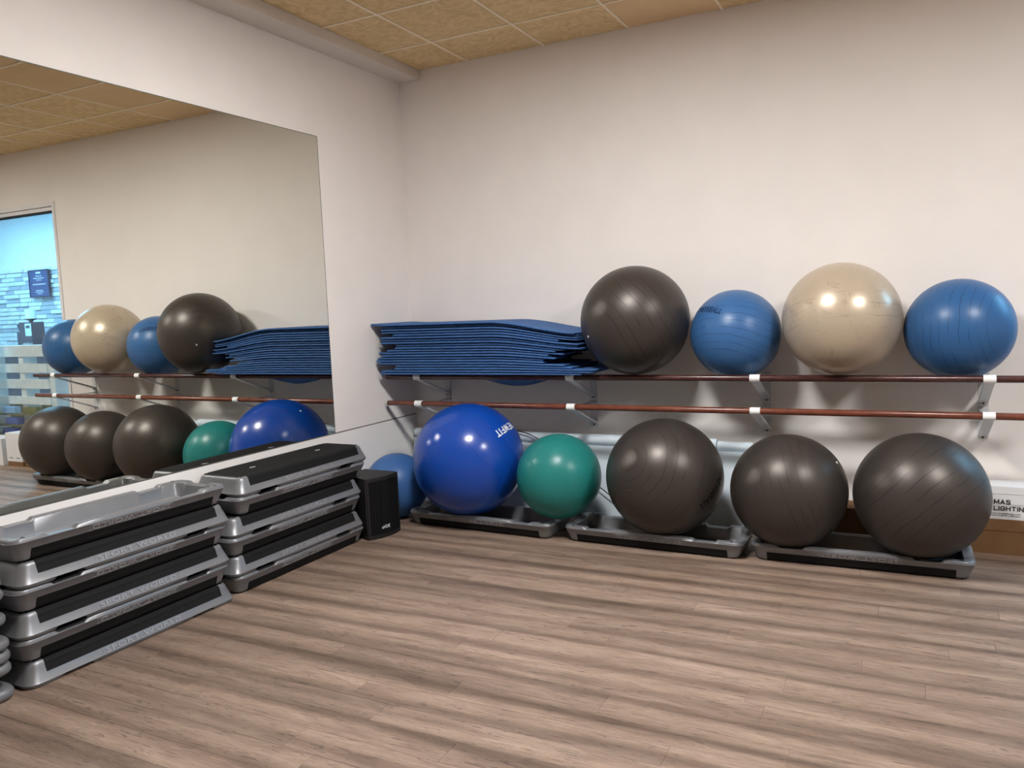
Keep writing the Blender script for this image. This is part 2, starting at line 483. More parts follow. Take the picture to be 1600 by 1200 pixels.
# LED panels in the tile grid
M_led = emis('lit_led_diffuser', PANEL_COLOR, PANEL_STRENGTH)
for n, (i, j) in enumerate(LIGHTS):
    cx, cyy = (gx[i] + gx[i + 1]) / 2, (gy[j] + gy[j + 1]) / 2
    t = thing('ceiling_light', (cx, cyy, CH))
    tag(t, ('square ceiling light panel in the grid, the one nearer the mirror wall', 'square ceiling light panel in the grid, the one farther from the mirror wall')[n], 'ceiling light', 'lit square ceiling panels')
    s, q = .292, .262
    fr_ = MB().box(-s, s, -s, -q, -.006, .01).box(-s, s, q, s, -.006, .01).box(-s, -q, -q, q, -.006, .01).box(q, s, -q, q, -.006, .01)
    link('frame', fr_.mesh('light_frame'), M_wframe, t)
    link('diffuser', MB().box(-q, q, -q, q, -.002, .008).mesh('diffuser'), M_led, t)

# glazed opening
win = tag(thing('window_1', (0, 0, 0)), kind='structure')
f = MB().box(WX0, WX0 + .035, -.012, .12, 0, WZ).box(WX1 - .035, WX1, -.012, .12, 0, WZ)
f.box(WX0 + .035, WX1 - .035, -.012, .12, 2.645, WZ).box(WX0 + .035, WX1 - .035, .01, .10, 2.605, 2.640)
link('window_frame', f.mesh('window_frame'), M_wframe, win)
link('gasket', MB().box(WX0 + .035, WX1 - .035, .02, .09, 2.592, 2.605).mesh('gasket'), M_dark, win)
link('pane', MB().box(WX0 + .035, WX1 - .035, .050, .058, 0.0, 2.592).mesh('pane'), M_glass, win)

# ------------------------------------------------------------------ wall mirror
mir = thing('wall_mirror', (0, -2.8, .651))
tag(mir, 'large frameless wall mirror on the left wall above the step stacks', 'mirror')
MY0, MY1 = -4.75 + 2.8, -.986 + 2.8
link('mirror_glass', MB().box(.001, .006, MY0, MY1, 0, 1.956).mesh('mirror_glass'), M_mirror, mir)
e = MB().box(.001, .0064, MY1, MY1 + .004, -.001, 1.960).box(.001, .0064, MY0, MY1, 1.956, 1.960)
link('mirror_edge', e.mesh('mirror_edge'), M_medge, mir)

# ------------------------------------------------------------------ aerobic steps
SL, SW, SH = 1.085, .365, .0985
NX = [.42, .40, .385, .27, .255, .12]
def rrect(inset, z, rc):
    a, b = SL / 2 - inset, SW / 2 - inset
    rc = max(rc - inset * .35, .02)
    xs = sorted([-x for x in NX] + [0] + NX)
    ys = [-.08, -.062, 0, .062, .08]
    pts = []
    for x in xs: pts.append((x, -b))
    for k in range(7): an = -PI / 2 + PI / 2 * k / 6; pts.append((a - rc + rc * math.cos(an), -b + rc + rc * math.sin(an)))
    for y in ys: pts.append((a, y))
    for k in range(7): an = PI / 2 * k / 6; pts.append((a - rc + rc * math.cos(an), b - rc + rc * math.sin(an)))
    for x in reversed(xs): pts.append((x, b))
    for k in range(7): an = PI / 2 + PI / 2 * k / 6; pts.append((-a + rc + rc * math.cos(an), b - rc + rc * math.sin(an)))
    for y in reversed(ys): pts.append((-a, y))
    for k in range(7): an = PI + PI / 2 * k / 6; pts.append((-a + rc + rc * math.cos(an), -b + rc + rc * math.sin(an)))
    out = []
    for x, y in pts:
        zz = z
        if z < .0142:
            onlong = abs(abs(y) - b) < 1e-6 and .265 < abs(x) < .39
            onshort = abs(abs(x) - a) < 1e-6 and abs(y) < .07
            if onlong or onshort: zz = max(z, .0145 + z * .1)
        out.append((x, y, zz))
    return out
RC = .048
PROF = [(.0015, .0180), (.023, .072), (.026, .084), (.032, .094), (.042, SH)]
body = MB().loft([rrect(.066, .080, RC), rrect(.058, .070, RC), rrect(.050, .008, RC), rrect(.046, .004, RC), rrect(.038, .0035, RC), rrect(.034, 0, RC),
                  rrect(.013, 0, RC), rrect(.0065, .002, RC), rrect(.004, .006, RC), rrect(.0022, .0142, RC), rrect(0, .0152, RC), rrect(0, .0166, RC),
                  rrect(.0015, .0180, RC)] + [rrect(i, z, RC) for i, z in PROF[1:]] + [rrect(.055, SH + .0002, RC)])
ME_body = body.mesh('step_body', 40)
def inset_at(z):
    for (i0, z0), (i1, z1) in zip(PROF, PROF[1:]):
        if z0 <= z <= z1: return i0 + (i1 - i0) * (z - z0) / (z1 - z0)
    return PROF[-1][0]
tread = MB()
sec = [(SW / 2 - inset_at(z) + .0018, z) for z in (.049, .060, .072, .084, .094)] + [(SW / 2 - .042 + .001, SH + .0018)]
inn = [(SW / 2 - inset_at(z) - .004, z) for z in (.094, .072, .049)]
for sgn in (-1, 1):
    poly = [(y * sgn, z) for y, z in sec] + [((SW / 2 - .06) * sgn, SH + .0018), ((SW / 2 - .06) * sgn, SH - .003)] + [(y * sgn, z) for y, z in inn]
    tread.loft([[(-.456, y, z) for y, z in poly], [(.456, y, z) for y, z in poly]])
b = SW / 2 - .058
tread.box(-.500, .500, -b, b, SH - .002, SH + .0018)
b2 = SW / 2 - .045
tread.box(-.488, -.455, -b2, b2, SH - .002, SH + .0016).box(.455, .488, -b2, b2, SH - .002, SH + .0016)
for k in range(-7, 8):
    y = k * .0165
    tread.box(-.47, .47, y - .0035, y + .0035, SH + .0018, SH + .0026)
ME_tread = tread.mesh('tread')
fm = MB()
fm.cyl((0, 0, .004), (0, 0, -.0006), .0095, 16)
ME_foot = fm.mesh('rubber_foot', 40); ME_foot.materials.append(M_foot)
# raised lettering on the long side
tx = fit_text(text_mesh('SPORT WORLD', 1, 0, .012, 0, 1.15), .395, .0215)
slope = math.atan2(.0215, .054)
ME_letter = {}
def side_pt(sgn, x, h, off):
    # h along the sloping face from the crease, off outwards; text read from outside
    y = SW / 2 - .0015 - h * math.sin(slope) + off * math.cos(slope)
    z = .0180 + h * math.cos(slope) + off * math.sin(slope)
    return (x * (1 if sgn < 0 else -1), y * sgn, z)
tv = [v.co.copy() for v in tx.vertices]; tf = [tuple(p.vertices) for p in tx.polygons]
edge_n = {}
for p in tf:
    for a_, b_ in zip(p, p[1:] + p[:1]): edge_n[(a_, b_)] = 1
border = [(a_, b_) for (a_, b_) in edge_n if (b_, a_) not in edge_n]
for sgn in (-1, 1):
    lt = MB()
    top = [side_pt(sgn, v.x, .0155 + v.y, .0026) for v in tv]
    bot = [side_pt(sgn, v.x, .0155 + v.y, -.001) for v in tv]
    n_ = len(tv)
    lt.add(top + bot, tf + [(a_, b_, b_ + n_, a_ + n_) for a_, b_ in border])
    for x0, x1, h0, h1 in ((-.212, .212, .0025, .0037), (-.212, .212, .0275, .0287), (-.212, -.2105, .0037, .0275), (.2105, .212, .0037, .0275)):
        c8 = [side_pt(sgn, x, h, o_) for o_ in (-.001, .0016) for h in (h0, h1) for x in (x0, x1)]
        lt.add(c8, [(0, 2, 3, 1), (4, 5, 7, 6), (0, 1, 5, 4), (2, 6, 7, 3), (0, 4, 6, 2), (1, 3, 7, 5)])
    ME_letter[sgn] = lt.mesh('lettering')
em = MB()
for x in (-.27, .27):
    em.loft([[(x - .028, -.004, z), (x + .004, -.016, z), (x + .028, .004, z), (x - .004, .016, z)] for z in (SH + .001, SH + .0032)])
ME_emb = MB()
ME_emb.loft([[(-.026, -.004, z), (.004, -.015, z), (.026, .004, z), (-.004, .015, z)] for z in (SH + .001, SH + .0031)])
ME_emb = ME_emb.mesh('emblem')
# moulded handle recess on the short end
ME_hand = []
for sx in (-1, 1):
    hd = MB()
    x0 = (SL / 2 - .0135) * sx
    hd.box(min(x0, x0 - .006 * sx), max(x0, x0 - .006 * sx), -.028, .028, .044, .048).box(min(x0 + .001 * sx, x0 - .006 * sx), max(x0 + .001 * sx, x0 - .006 * sx), -.028, -.024, .030, .048).box(min(x0 + .001 * sx, x0 - .006 * sx), max(x0 + .001 * sx, x0 - .006 * sx), .024, .028, .030, .048)
    ME_hand.append(hd.mesh('handle_rim'))

def build_step(loc, rot, label, group):
    t = thing('aerobic_step', loc, rot=rot)
    tag(t, label, 'aerobic step', group)
    link('step_body', ME_body, M_step, t)
    link('tread', ME_tread, M_tread, t)['label'] = 'black ribbed rubber tread'
    for sx in (-1, 1):
        for sy_ in (-1, 1):
            link('rubber_foot', ME_foot, None, t, ((SL / 2 - .062) * sx, (SW / 2 - .025) * sy_, 0))
    for sgn in (-1, 1): link('lettering', ME_letter[sgn], M_letter, t)['label'] = 'raised lettering in a thin frame'
    for mh in ME_hand: link('handle_rim', mh, M_step, t)
    for x in (-.27, .27):
        link('emblem', ME_emb, M_emblem, t, (x, 0, 0))
    return t

PITCH = .1026
step0 = None
def step(x, y, z, rz, up, label, group):
    """z is the underside of the step's slot"""
    global step0
    loc = (x, y, z + (.0007 if up else SH + .0033))
    rot = (0, 0, rz) if up else (PI, 0, rz)
    if step0 is None:
        step0 = build_step(loc, rot, label, group); return step0
    return dup(step0, loc, rot, label, group)
ORD = ['bottom', 'second from the bottom', 'third from the bottom', 'fourth from the bottom', 'fifth from the bottom', 'topmost']
jit1 = [(.000, .000, .010), (-.004, -.012, .004), (.000, -.008, .012), (-.006, -.008, .008), (.002, .006, .016), (-.002, -.006, .022)]
for k in range(6):
    up = (k % 2 == 0)
    dx, dy, dr = jit1[k]
    extra = 'upright' if up else ('upside-down open' if k == 5 else 'upside-down')
    step(.196 + dx, -2.832 + dy, k * PITCH, PI / 2 - dr, up, f'{extra} grey step, {ORD[k]} of the nearer stack below the mirror', 'steps in the nearer stack')
jit2 = [(.000, .000, .004), (.004, -.012, .010), (.000, -.018, .004), (-.002, -.006, .012), (.004, .042, .006), (.006, .058, .010)]
for k in range(6):
    up = (k % 2 == 1)
    dx, dy, dr = jit2[k]
    extra = ('upright black-decked' if k == 5 else 'upright') if up else 'upside-down'
    step(.190 + dx, -1.722 + dy, k * PITCH, PI / 2 - dr, up, f'{extra} grey step, {ORD[k]} of the stack beside the speaker', 'steps in the stack by the speaker')
FLOORSTEP = [(.967, -.622, -.040, 'grey upside-down step on the floor under the shiny blue ball'),
             (2.126, -.634, -.028, 'grey upside-down step on the floor between two others, holding one dark grey ball'),
             (3.238, -.600, .012, 'grey upside-down step on the floor under two dark grey balls')]
for x, y, rz, lb in FLOORSTEP:
    step(x, y, 0, rz, False, lb, 'upside-down steps along the back wall')

# small risers at the left edge
def riser_mesh(h, neck):
    a = .18
    def ring(inset, z):
        aa = a - inset; rc = .06 - inset * .5; pts = []
        for cxs, cys, a0 in ((1, 1, 0), (-1, 1, PI / 2), (-1, -1, PI), (1, -1, 3 * PI / 2)):
            for k in range(7):
                an = a0 + PI / 2 * k / 6
                pts.append(((aa - rc) * cxs + rc * math.cos(an), (aa - rc) * cys + rc * math.sin(an), z))
        return pts
    z0 = h - .046
    L_ = [] if not neck else [ring(.05, .0005), ring(.04, z0)]
    L_ += [ring(.02, z0 + .0005), ring(.005, z0 + .006), ring(0, z0 + .016), ring(0, z0 + .030), ring(.005, z0 + .040), ring(.02, h - .0003)]
    return MB().loft(L_).mesh('riser', 50)
RI = {False: riser_mesh(.048, False), True: riser_mesh(.0975, True)}
z = 0
names_r = ['bottom', 'second', 'third', 'fourth', 'fifth', 'sixth', 'top']
for k, nk in enumerate([False, True, False, False, True, True, False]):
    o = link('step_riser', RI[nk], M_step, None, (.184 + .004 * (3 - k) / 3, -3.584 + random.uniform(-.003, .003), z))
    z += .0978 if nk else .0482
    tag(o, f'grey rounded step riser at the frame edge, {names_r[k]} of its pile counting upward', 'step riser', 'risers piled beside the nearer step stack')

# ------------------------------------------------------------------ speaker
spk = thing('loudspeaker', (.424, -1.062, 0), rz=-.20)
tag(spk, 'small black floor loudspeaker with curved grille standing beside the step stack', 'loudspeaker')
HW = .142; SHH = .398
def spk_plan(off=0.0, hw=HW):
    pts = [(-.27, -hw * .72), ]
    n = 12
    for k in range(n + 1):
        y = -hw + 2 * hw * k / n
        pts.append((.0 + .034 * (1 - (y / HW) ** 2) + off, y))
    pts.append((-.27, hw * .72))
    return pts
link('cabinet', MB().loft([[(x * .985, y * .97, .0) for x, y in spk_plan()], [(x, y, .008) for x, y in spk_plan()], [(x, y, SHH - .008) for x, y in spk_plan()], [(x * .985, y * .975, SHH) for x, y in spk_plan()]]).mesh('cabinet', 30), M_spk, spk)
def front_strip(y0, y1, z0, z1, o0, o1):
    n = 10; L_ = []
    for k in range(n + 1):
        y = y0 + (y1 - y0) * k / n; x = .034 * (1 - (y / HW) ** 2)
        L_.append([(x + o0, y, z0), (x + o1, y, z0), (x + o1, y, z1), (x + o0, y, z1)])
    return MB().loft(L_)
link('grille', front_strip(-.122, .122, .028, .370, -.004, .0015).mesh('grille'), M_grille, spk)['label'] = 'fine black metal grille'
fb = MB()
for a_ in ((-.136, .136, .008, .024), (-.136, .136, .374, .390), (-.136, -.124, .024, .374), (.124, .136, .024, .374)):
    s_ = front_strip(*a_, -.004, .006); fb.add(s_.v, s_.f)
link('front_frame', fb.mesh('front_frame'), M_spk, spk)
lg = fit_text(text_mesh('eVDE', 1, .02, .01), .066, .021)
for v in lg.vertices:
    y = -.012 + v.co.x; x = .034 * (1 - (y / HW) ** 2) + .002 + v.co.z * .02
    v.co = Vector((x, y, .070 + v.co.y))
link('logo', lg, M_whiteink, spk)['label'] = 'small white maker logo'

# ------------------------------------------------------------------ pale padded board leaning on the back wall
pb = thing('padded_board', (0, 0, 0))
tag(pb, 'long pale blue padded board leaning on the back wall behind the lower balls', 'padded board')
sec = [(-.178, .002), (-.150, .002), (-.055, .468), (-.083, .472)]
link('panel', MB().loft([[(.03, y, z) for y, z in sec], [(2.59, y, z) for y, z in sec]]).mesh('panel'), M_pad, pb)
def roll(x0, x1, yc, zc, r):
    return MB().loft([[(x, yc + rr_ * math.cos(2 * PI * k / 20), zc + rr_ * math.sin(2 * PI * k / 20)) for k in range(20)] for x, rr_ in ((x0, r * .85), (x0 + .008, r), (x1 - .008, r), (x1, r * .85))])
link('roll', roll(.03, 2.36, -.052, .508, .038).mesh('roll', 50), M_pad, pb)
link('roll', roll(2.364, 2.59, -.050, .500, .031).mesh('roll', 50), M_pad, pb)

def tube(name, pts, r, m, n=8):
    c = bpy.data.curves.new(name, 'CURVE'); c.dimensions = '3D'; c.bevel_depth = r; c.bevel_resolution = 2; c.resolution_u = 8
    s_ = c.splines.new('BEZIER'); s_.bezier_points.add(len(pts) - 1)
    for bp, p in zip(s_.bezier_points, pts):
        bp.co = p; bp.handle_left_type = bp.handle_right_type = 'AUTO'
    o = bpy.data.objects.new(name, c); COL.objects.link(o)
    dg = bpy.context.evaluated_depsgraph_get()
    me = bpy.data.meshes.new_from_object(o.evaluated_get(dg))
    bpy.data.objects.remove(o); bpy.data.curves.remove(c)
    me.materials.clear()
    return link(name, me, m)
tag(tube('power_cable', [(.70, -.10, .535), (.86, -.105, .556), (1.0, -.11, .548), (1.12, -.115, .50), (1.28, -.135, .41), (1.45, -.17, .30), (1.60, -.195, .205), (1.72, -.21, .13), (1.9, -.22, .03), (2.1, -.24, .006)], .004, M_cable),
    'thin black cable drooping in front of the pale padded board', 'cable')

# ------------------------------------------------------------------ ballet barres and brackets
YB = -.409
for z, m_, lb in ((.9766, M_barre_u, 'dark mahogany ballet barre, the upper rail carrying mats and balls'), (.7823, M_barre_l, 'red mahogany ballet barre, the lower empty rail')):
    t = thing('ballet_barre', (2.095, YB, z))
    tag(t, lb, 'ballet barre', 'ballet barres on the back wall')
    link('rail', MB().loft([[(x, r_ * math.cos(2 * PI * k / 24), r_ * math.sin(2 * PI * k / 24)) for k in range(24)] for x, r_ in ((-2.058, .016), (-2.054, .0192), (2.054, .0192), (2.058, .016))]).mesh('rail', 40), m_, t)
bracket0 = None
cols = ['first from the mirror corner', 'second from the mirror corner', 'third from the mirror corner', 'fourth from the mirror corner']
for ci, x in enumerate((.309, 1.498, 2.667, 3.849)):
    for z, nm in ((.9766, 'upper'), (.7823, 'lower')):
        lb = f'grey wall bracket with white clip holding the {nm} barre, {cols[ci]}'
        if bracket0 is None:
            bracket0 = thing('rail_bracket', (x, 0, z)); tag(bracket0, lb, 'bracket', 'barre brackets')
            link('clip', MB().cyl((-.029, YB, 0), (.029, YB, 0), .0225, 28).mesh('clip', 40), M_clip, bracket0)['label'] = 'white clip ring'
            link('arm', MB().box(-.024, .024, YB + .02, -.003, -.018, -.012).mesh('arm'), M_brk, bracket0)
            link('wall_plate', MB().box(-.026, .026, -.005, -.0005, -.1905 - .022, -.0).mesh('wall_plate'), M_brk, bracket0) if nm == 'lower' else link('wall_plate', MB().box(-.026, .026, -.005, -.0005, -.186, -.0).mesh('wall_plate'), M_brk, bracket0)
            y0, z0, y1, z1 = YB + .006, -.019, -.007, -.170
            dyy, dzz = (y1 - y0), (z1 - z0); ln = math.hypot(dyy, dzz); ny, nz = -dzz / ln * .0025, dyy / ln * .0025
            st = MB().loft([[(xx, y0 - ny, z0 - nz), (xx, y0 + ny, z0 + nz), (xx, y1 + ny, z1 + nz), (xx, y1 - ny, z1 - nz)] for xx in (-.025, .025)])
            st.box(-.025, .025, -.010, -.005, -.188 + .004, -.166)
            # folded side lips
            for xx in (-.025, .0225):
                st.loft([[(xx + d, y0, z0), (xx + d, y0 + .012, z0 + .001), (xx + d, y1, z1 + .012), (xx + d, y1, z1)] for d in (0, .0025)])
            link('strut', st.mesh('strut'), M_brk, bracket0)
            link('screw', MB().cyl((0, -.0098, -.177), (0, -.0125, -.177), .0055, 12).mesh('screw', 40), M_screw, bracket0)
        else:
            dup(bracket0, (x, 0, z), (0, 0, 0), lb)

# ------------------------------------------------------------------ pile of foam mats
R_PX = [907, 906, 905, 904, 868, 903, 900, 912, 876, 862, 875, 850, 862, 840, 842, 877, 890, 930, 926, 905]
L_PX = [582, 596, 597, 596, 615, 596, 597, 596, 619, 618, 604, 590, 597, 588, 587, 590, 618, 616, 594, 593]
BALL_T = (1.924, -.345, 1.333, .3415)
nm_ord = ['top', 'second', 'third', 'fourth', 'fifth', 'sixth', 'seventh', 'eighth', 'ninth', 'tenth', 'eleventh', 'twelfth', 'thirteenth', 'fourteenth', 'fifteenth', 'sixteenth', 'seventeenth', 'eighteenth', 'nineteenth', 'bottom']
PT, TH, Z0 = .0183, .0132, .9996
def smooth(t): t = min(max(t, 0), 1); return t * t * (3 - 2 * t)
def mat_z(h, x, y):
    zz = Z0 + h * (1 - .255 * smooth((x - .95) / .70))
    zz += .010 * smooth((.20 - x) / .2) * max(0, (h / .366 - .9)) * 10
    sag = .105 * (1 - h / .366) ** 2.5 * math.sin(PI * min(max((x - .56) / .90, 0), 1)) ** 1.3 * math.sin(PI * min(max((y - YB - .022) / .375, 0), 1))
    return zz - sag
for k in range(20):
    lvl = 19 - k
    h0, h1 = lvl * PT + .0004, lvl * PT + TH
    xr = 1.616 + (R_PX[k] - 907) * .0041
    zend = mat_z(h0, xr, -.5)
    bx = BALL_T[0] - math.sqrt(max(BALL_T[3] ** 2 - min(abs(zend - BALL_T[2]), .33) ** 2, 0)) - .012
    xr = min(xr, bx)
    xl = max(.014, .016 + (L_PX[k] - 584) * .0053)
    yf = (-.528 if k == 0 else -.497 if k < 5 else -.503) + random.uniform(-.010, .010); ybk = -.026
    nx_, ny_ = 34, 10
    mb = MB(); idx = {}
    skew = random.uniform(-.004, .004)
    for s_ in (0, 1):
        for i in range(nx_ + 1):
            for j in range(ny_ + 1):
                x = xl + (xr - xl) * i / nx_; y = yf + (ybk - yf) * j / ny_ + skew * (i / nx_ - .5)
                idx[(s_, i, j)] = len(mb.v)
                mb.v.append((x, y, mat_z(h1 if s_ else h0, x, y)))
    for i in range(nx_):
        for j in range(ny_):
            mb.f.append((idx[1, i, j], idx[1, i + 1, j], idx[1, i + 1, j + 1], idx[1, i, j + 1]))
            mb.f.append((idx[0, i, j], idx[0, i, j + 1], idx[0, i + 1, j + 1], idx[0, i + 1, j]))
    # softly rounded rim all round: two rings bulging outwards
    ring = [(i, 0) for i in range(nx_)] + [(nx_, j) for j in range(ny_)] + [(i, ny_) for i in range(nx_, 0, -1)] + [(0, j) for j in range(ny_, 0, -1)]
    rr_ = []
    for fz in (.28, .72):
        base = len(mb.v)
        for i, j in ring:
            a_, b_ = mb.v[idx[0, i, j]], mb.v[idx[1, i, j]]
            ox = -.004 if i == 0 else .004 if i == nx_ else 0
            oy = -.004 if j == 0 else .004 if j == ny_ else 0
            mb.v.append((a_[0] + ox, a_[1] + oy, a_[2] + (b_[2] - a_[2]) * fz))
        rr_.append([base + q_ for q_ in range(len(ring))])
    chain = [[idx[0, i, j] for i, j in ring]] + rr_ + [[idx[1, i, j] for i, j in ring]]
    nr_ = len(ring)
    for l0, l1 in zip(chain, chain[1:]):
        for q_ in range(nr_):
            mb.f.append((l0[q_], l0[(q_ + 1) % nr_], l1[(q_ + 1) % nr_], l1[q_]))
    cxm = (xl + xr) / 2
    mb.v = [(x - cxm, y + .26, z - mat_z(h0, cxm, -.5)) for x, y, z in mb.v]
    o = link('exercise_mat', mb.mesh('exercise_mat', 40), M_mat, None, (cxm, -.26, mat_z(h0, cxm, -.5)))
    tag(o, f'blue foam exercise mat on the upper barre, {nm_ord[k]} in the pile' + ('' if k in (0, 19) else ' counted from the top'), 'exercise mat', 'blue mats piled on the upper barre')

# ------------------------------------------------------------------ balls
def axis_rot(ax):
    return Vector((0, 0, 1)).rotation_difference(Vector(ax).normalized()).to_matrix()
def sphere_mesh(r, seg=72, rings=40):
    mb = MB(); v = [(0, 0, r)]
    for i in range(1, rings):
        th = PI * i / rings
        for k in range(seg):
            an = 2 * PI * k / seg
            v.append((r * math.sin(th) * math.cos(an), r * math.sin(th) * math.sin(an), r * math.cos(th)))
    v.append((0, 0, -r)); f_ = []
    for k in range(seg): f_.append((0, 1 + k, 1 + (k + 1) % seg))
    for i in range(rings - 2):
        o_ = 1 + i * seg
        for k in range(seg): f_.append((o_ + k, o_ + seg + k, o_ + seg + (k + 1) % seg, o_ + (k + 1) % seg))
    o_ = 1 + (rings - 2) * seg
    for k in range(seg): f_.append((o_ + k, len(v) - 1, o_ + (k + 1) % seg))
    return mb.add(v, f_).mesh('ball', 60)
C_SIL = (.062, .052, .046, 1)
BALLS = [
 # pos, r, axis, material, label, plug normal, (text, normal, dir, width, height, ink, bold, shear)
 ((1.924, -.345, 1.333), .3415, (.663, .544, .514), dict(col=C_SIL, rough=.40, metal=.45, freq=5.5, band=(0, .62), seed=1.3), 'dark grey exercise ball on the upper barre beside the blue mats', (-.648, -.72, -.249), None),
 ((2.532, -.271, 1.230), .2675, (.107, .476, .873), dict(spec=.35, col=(.038, .122, .300, 1), rough=.36, freq=6, band=(.02, .75), seed=3.1), 'small blue exercise ball with dark print between the dark grey and beige balls', None,
  ('FITNESSBALL', (-.505, -.625, .596), (.807, -.588, -.055), .235, .037, M_navyink, .014, .25)),
 ((3.127, -.321, 1.304), .3179, (-.125, .325, .937), dict(col=(.50, .415, .315, 1), rough=.30, metal=.25, freq=5, lines=.5, band=(.0, .3), scuff=.55, seed=5.2), 'scuffed pearly beige exercise ball on the upper barre', None, None),
 ((3.712, -.272, 1.233), .2693, (.904, -.423, .066), dict(spec=.35, col=(.028, .104, .262, 1), rough=.36, freq=6, band=(.0, .8), seed=2.2), 'plain blue exercise ball at the far right of the upper barre', None, None),
 ((.836, -.635, .447), .3745, (.35, .75, .55), dict(spec=.4, col=(.004, .056, .36, 1), rough=.19, freq=4, lines=.5, band=(0, .35), coat=.3, seed=7.7), 'large shiny royal blue exercise ball with white print on the floor step', (-.62, -.032, .784),
  ('NEWFIT', (.800, -.05, .59), (-.003, -.991, -.136), .235, .050, M_whiteink, .03, 0)),
 ((1.494, -.640, .370), .2688, (.76, -.576, .301), dict(spec=.35, col=(.017, .195, .186, 1), rough=.33, freq=17, lines=.6, band=(.25, .985), seed=4.0, lw=.07), 'green exercise ball between the shiny blue and a dark grey ball', None, None),
 ((2.181, -.650, .413), .3441, (-.358, -.817, .453), dict(col=C_SIL, rough=.38, metal=.45, freq=6, band=(.2, .995), seed=9.4), 'dark grey exercise ball with black print, between the green ball and a plain grey one', None,
  ('FITNESSBALL', (.945, -.30, -.08), (-.327, -.645, -.691), .30, .046, M_blackink, .012, .25)),
 ((2.881, -.645, .376), .3111, (.943, .101, .317), dict(col=C_SIL, rough=.40, metal=.45, freq=6.5, band=(.0, .55), seed=6.1), 'dark grey exercise ball in the middle of the three on the floor steps', (.817, -.114, .565), None),
 ((3.532, -.625, .390), .3235, (-.691, .219, .689), dict(col=C_SIL, rough=.40, metal=.45, freq=5.5, band=(.0, .60), seed=8.8), 'dark grey exercise ball beside the white lighting box, last on the floor', None, None),
 ((.228, -.622, .226), .226, (.2, -.3, .93), dict(spec=.35, col=(.045, .135, .36, 1), rough=.40, freq=14, band=(0, .6), seed=1.9), 'dull blue exercise ball on the floor behind the loudspeaker', None, None),
]
for n, (pos, r, ax, mk, lb, plug, txt) in enumerate(BALLS):
    arm = axis_rot(ax); inv = arm.inverted()
    o = link('exercise_ball', sphere_mesh(r), ball_mat('ball_vinyl_%s' % 'abcdefghij'[n], **mk), None, pos)
    o.rotation_euler = arm.to_euler()
    tag(o, lb, 'exercise ball', 'exercise balls along the back wall')
    if plug:
        pn = (inv @ Vector(plug)).normalized()
        link('valve_plug', MB().cyl(pn * (r - .004), pn * (r + .0022), .0075, 14).mesh('valve_plug', 40), M_plug, o)['label'] = 'pale round valve plug'
    if txt:
        s_, tn, td, tw, th_, ink, bold, shear = txt
        tmx = block_text(s_, .16 if shear else .20)
        for v in tmx.vertices: v.co.x += v.co.y * shear
        fit_text(tmx, tw, th_)
        link('print', wrap_text(tmx, tn, td, r, inv), ink, o)['label'] = 'printed lettering'

# ------------------------------------------------------------------ boxes on the floor by the back wall
bb = thing('cardboard_box', (3.93, -.135, 0))
tag(bb, 'long flat brown cardboard box on the floor under the white lighting box', 'box')
link('carton', MB().box(-.86, .80, -.098, .098, .0, .195).mesh('carton'), M_card, bb)
link('flap', MB().box(-.86, .80, -.1005, -.098, .130, .1945).mesh('flap'), M_card, bb)
wb = thing('lighting_box', (3.93, -.135, .1955))
tag(wb, 'long white lighting box with dark lettering lying on the brown cardboard box', 'box')
link('carton', MB().box(-.53, .80, -.100, .098, 0, .178).mesh('carton'), M_white, wb)
link('lid', MB().box(-.532, .802, -.1022, .1, .140, .1805).mesh('lid'), M_white, wb)
pr_ = MB()
def flat(m, x0, zc, width, height, mbx):
    fit_text(m, width, height)
    mbx.add([(x0 + width / 2 + v.co.x, -.1032, zc + v.co.y) for v in m.vertices], [tuple(p.vertices) for p in m.polygons])
Z1 = .1955
flat(block_text('MAS'), 3.890 - 3.93, .292 - Z1, .078, .028, pr_)
flat(block_text('LIGHTING'), 3.890 - 3.93, .257 - Z1, .166, .027, pr_)
flat(text_mesh('www.maslighting.com', 1, 0, .0), 3.872 - 3.93, .228 - Z1, .142, .014, pr_)
flat(text_mesh('commercial', 1, 0, .0), 3.967 - 3.93, .279 - Z1, .08, .007, pr_)
pr_.box(3.870 - 3.93, 4.014 - 3.93, -.1032, -.1030, .216 - Z1, .218 - Z1)
link('print', pr_.mesh('print'), M_ink, wb)['label'] = 'dark grey lettering'
eb = thing('white_box', (4.91, -.135, 0))
tag(eb, 'white cardboard box standing at the end of the lighting box by the window', 'box')
link('carton', MB().box(-.13, .13, -.095, .095, .05, .35).mesh('carton'), M_white, eb)
link('base', MB().box(-.125, .125, -.09, .09, 0, .05).mesh('base'), M_card, eb)
link('handle_slot', MB().box(-.09, -.03, -.0965, -.095, .085, .092).box(.03, .09, -.0965, -.095, .085, .092).mesh('handle_slot'), M_ink, eb)
eb2 = thing('white_box', (5.30, -.14, 0))
tag(eb2, 'low white carton on the floor in front of the glazed opening', 'box')
link('carton', MB().box(-.2, .2, -.1, .1, 0, .28).mesh('carton'), M_white, eb2)
link('lid', MB().box(-.203, .203, -.103, .103, .22, .284).mesh('lid'), M_white, eb2)

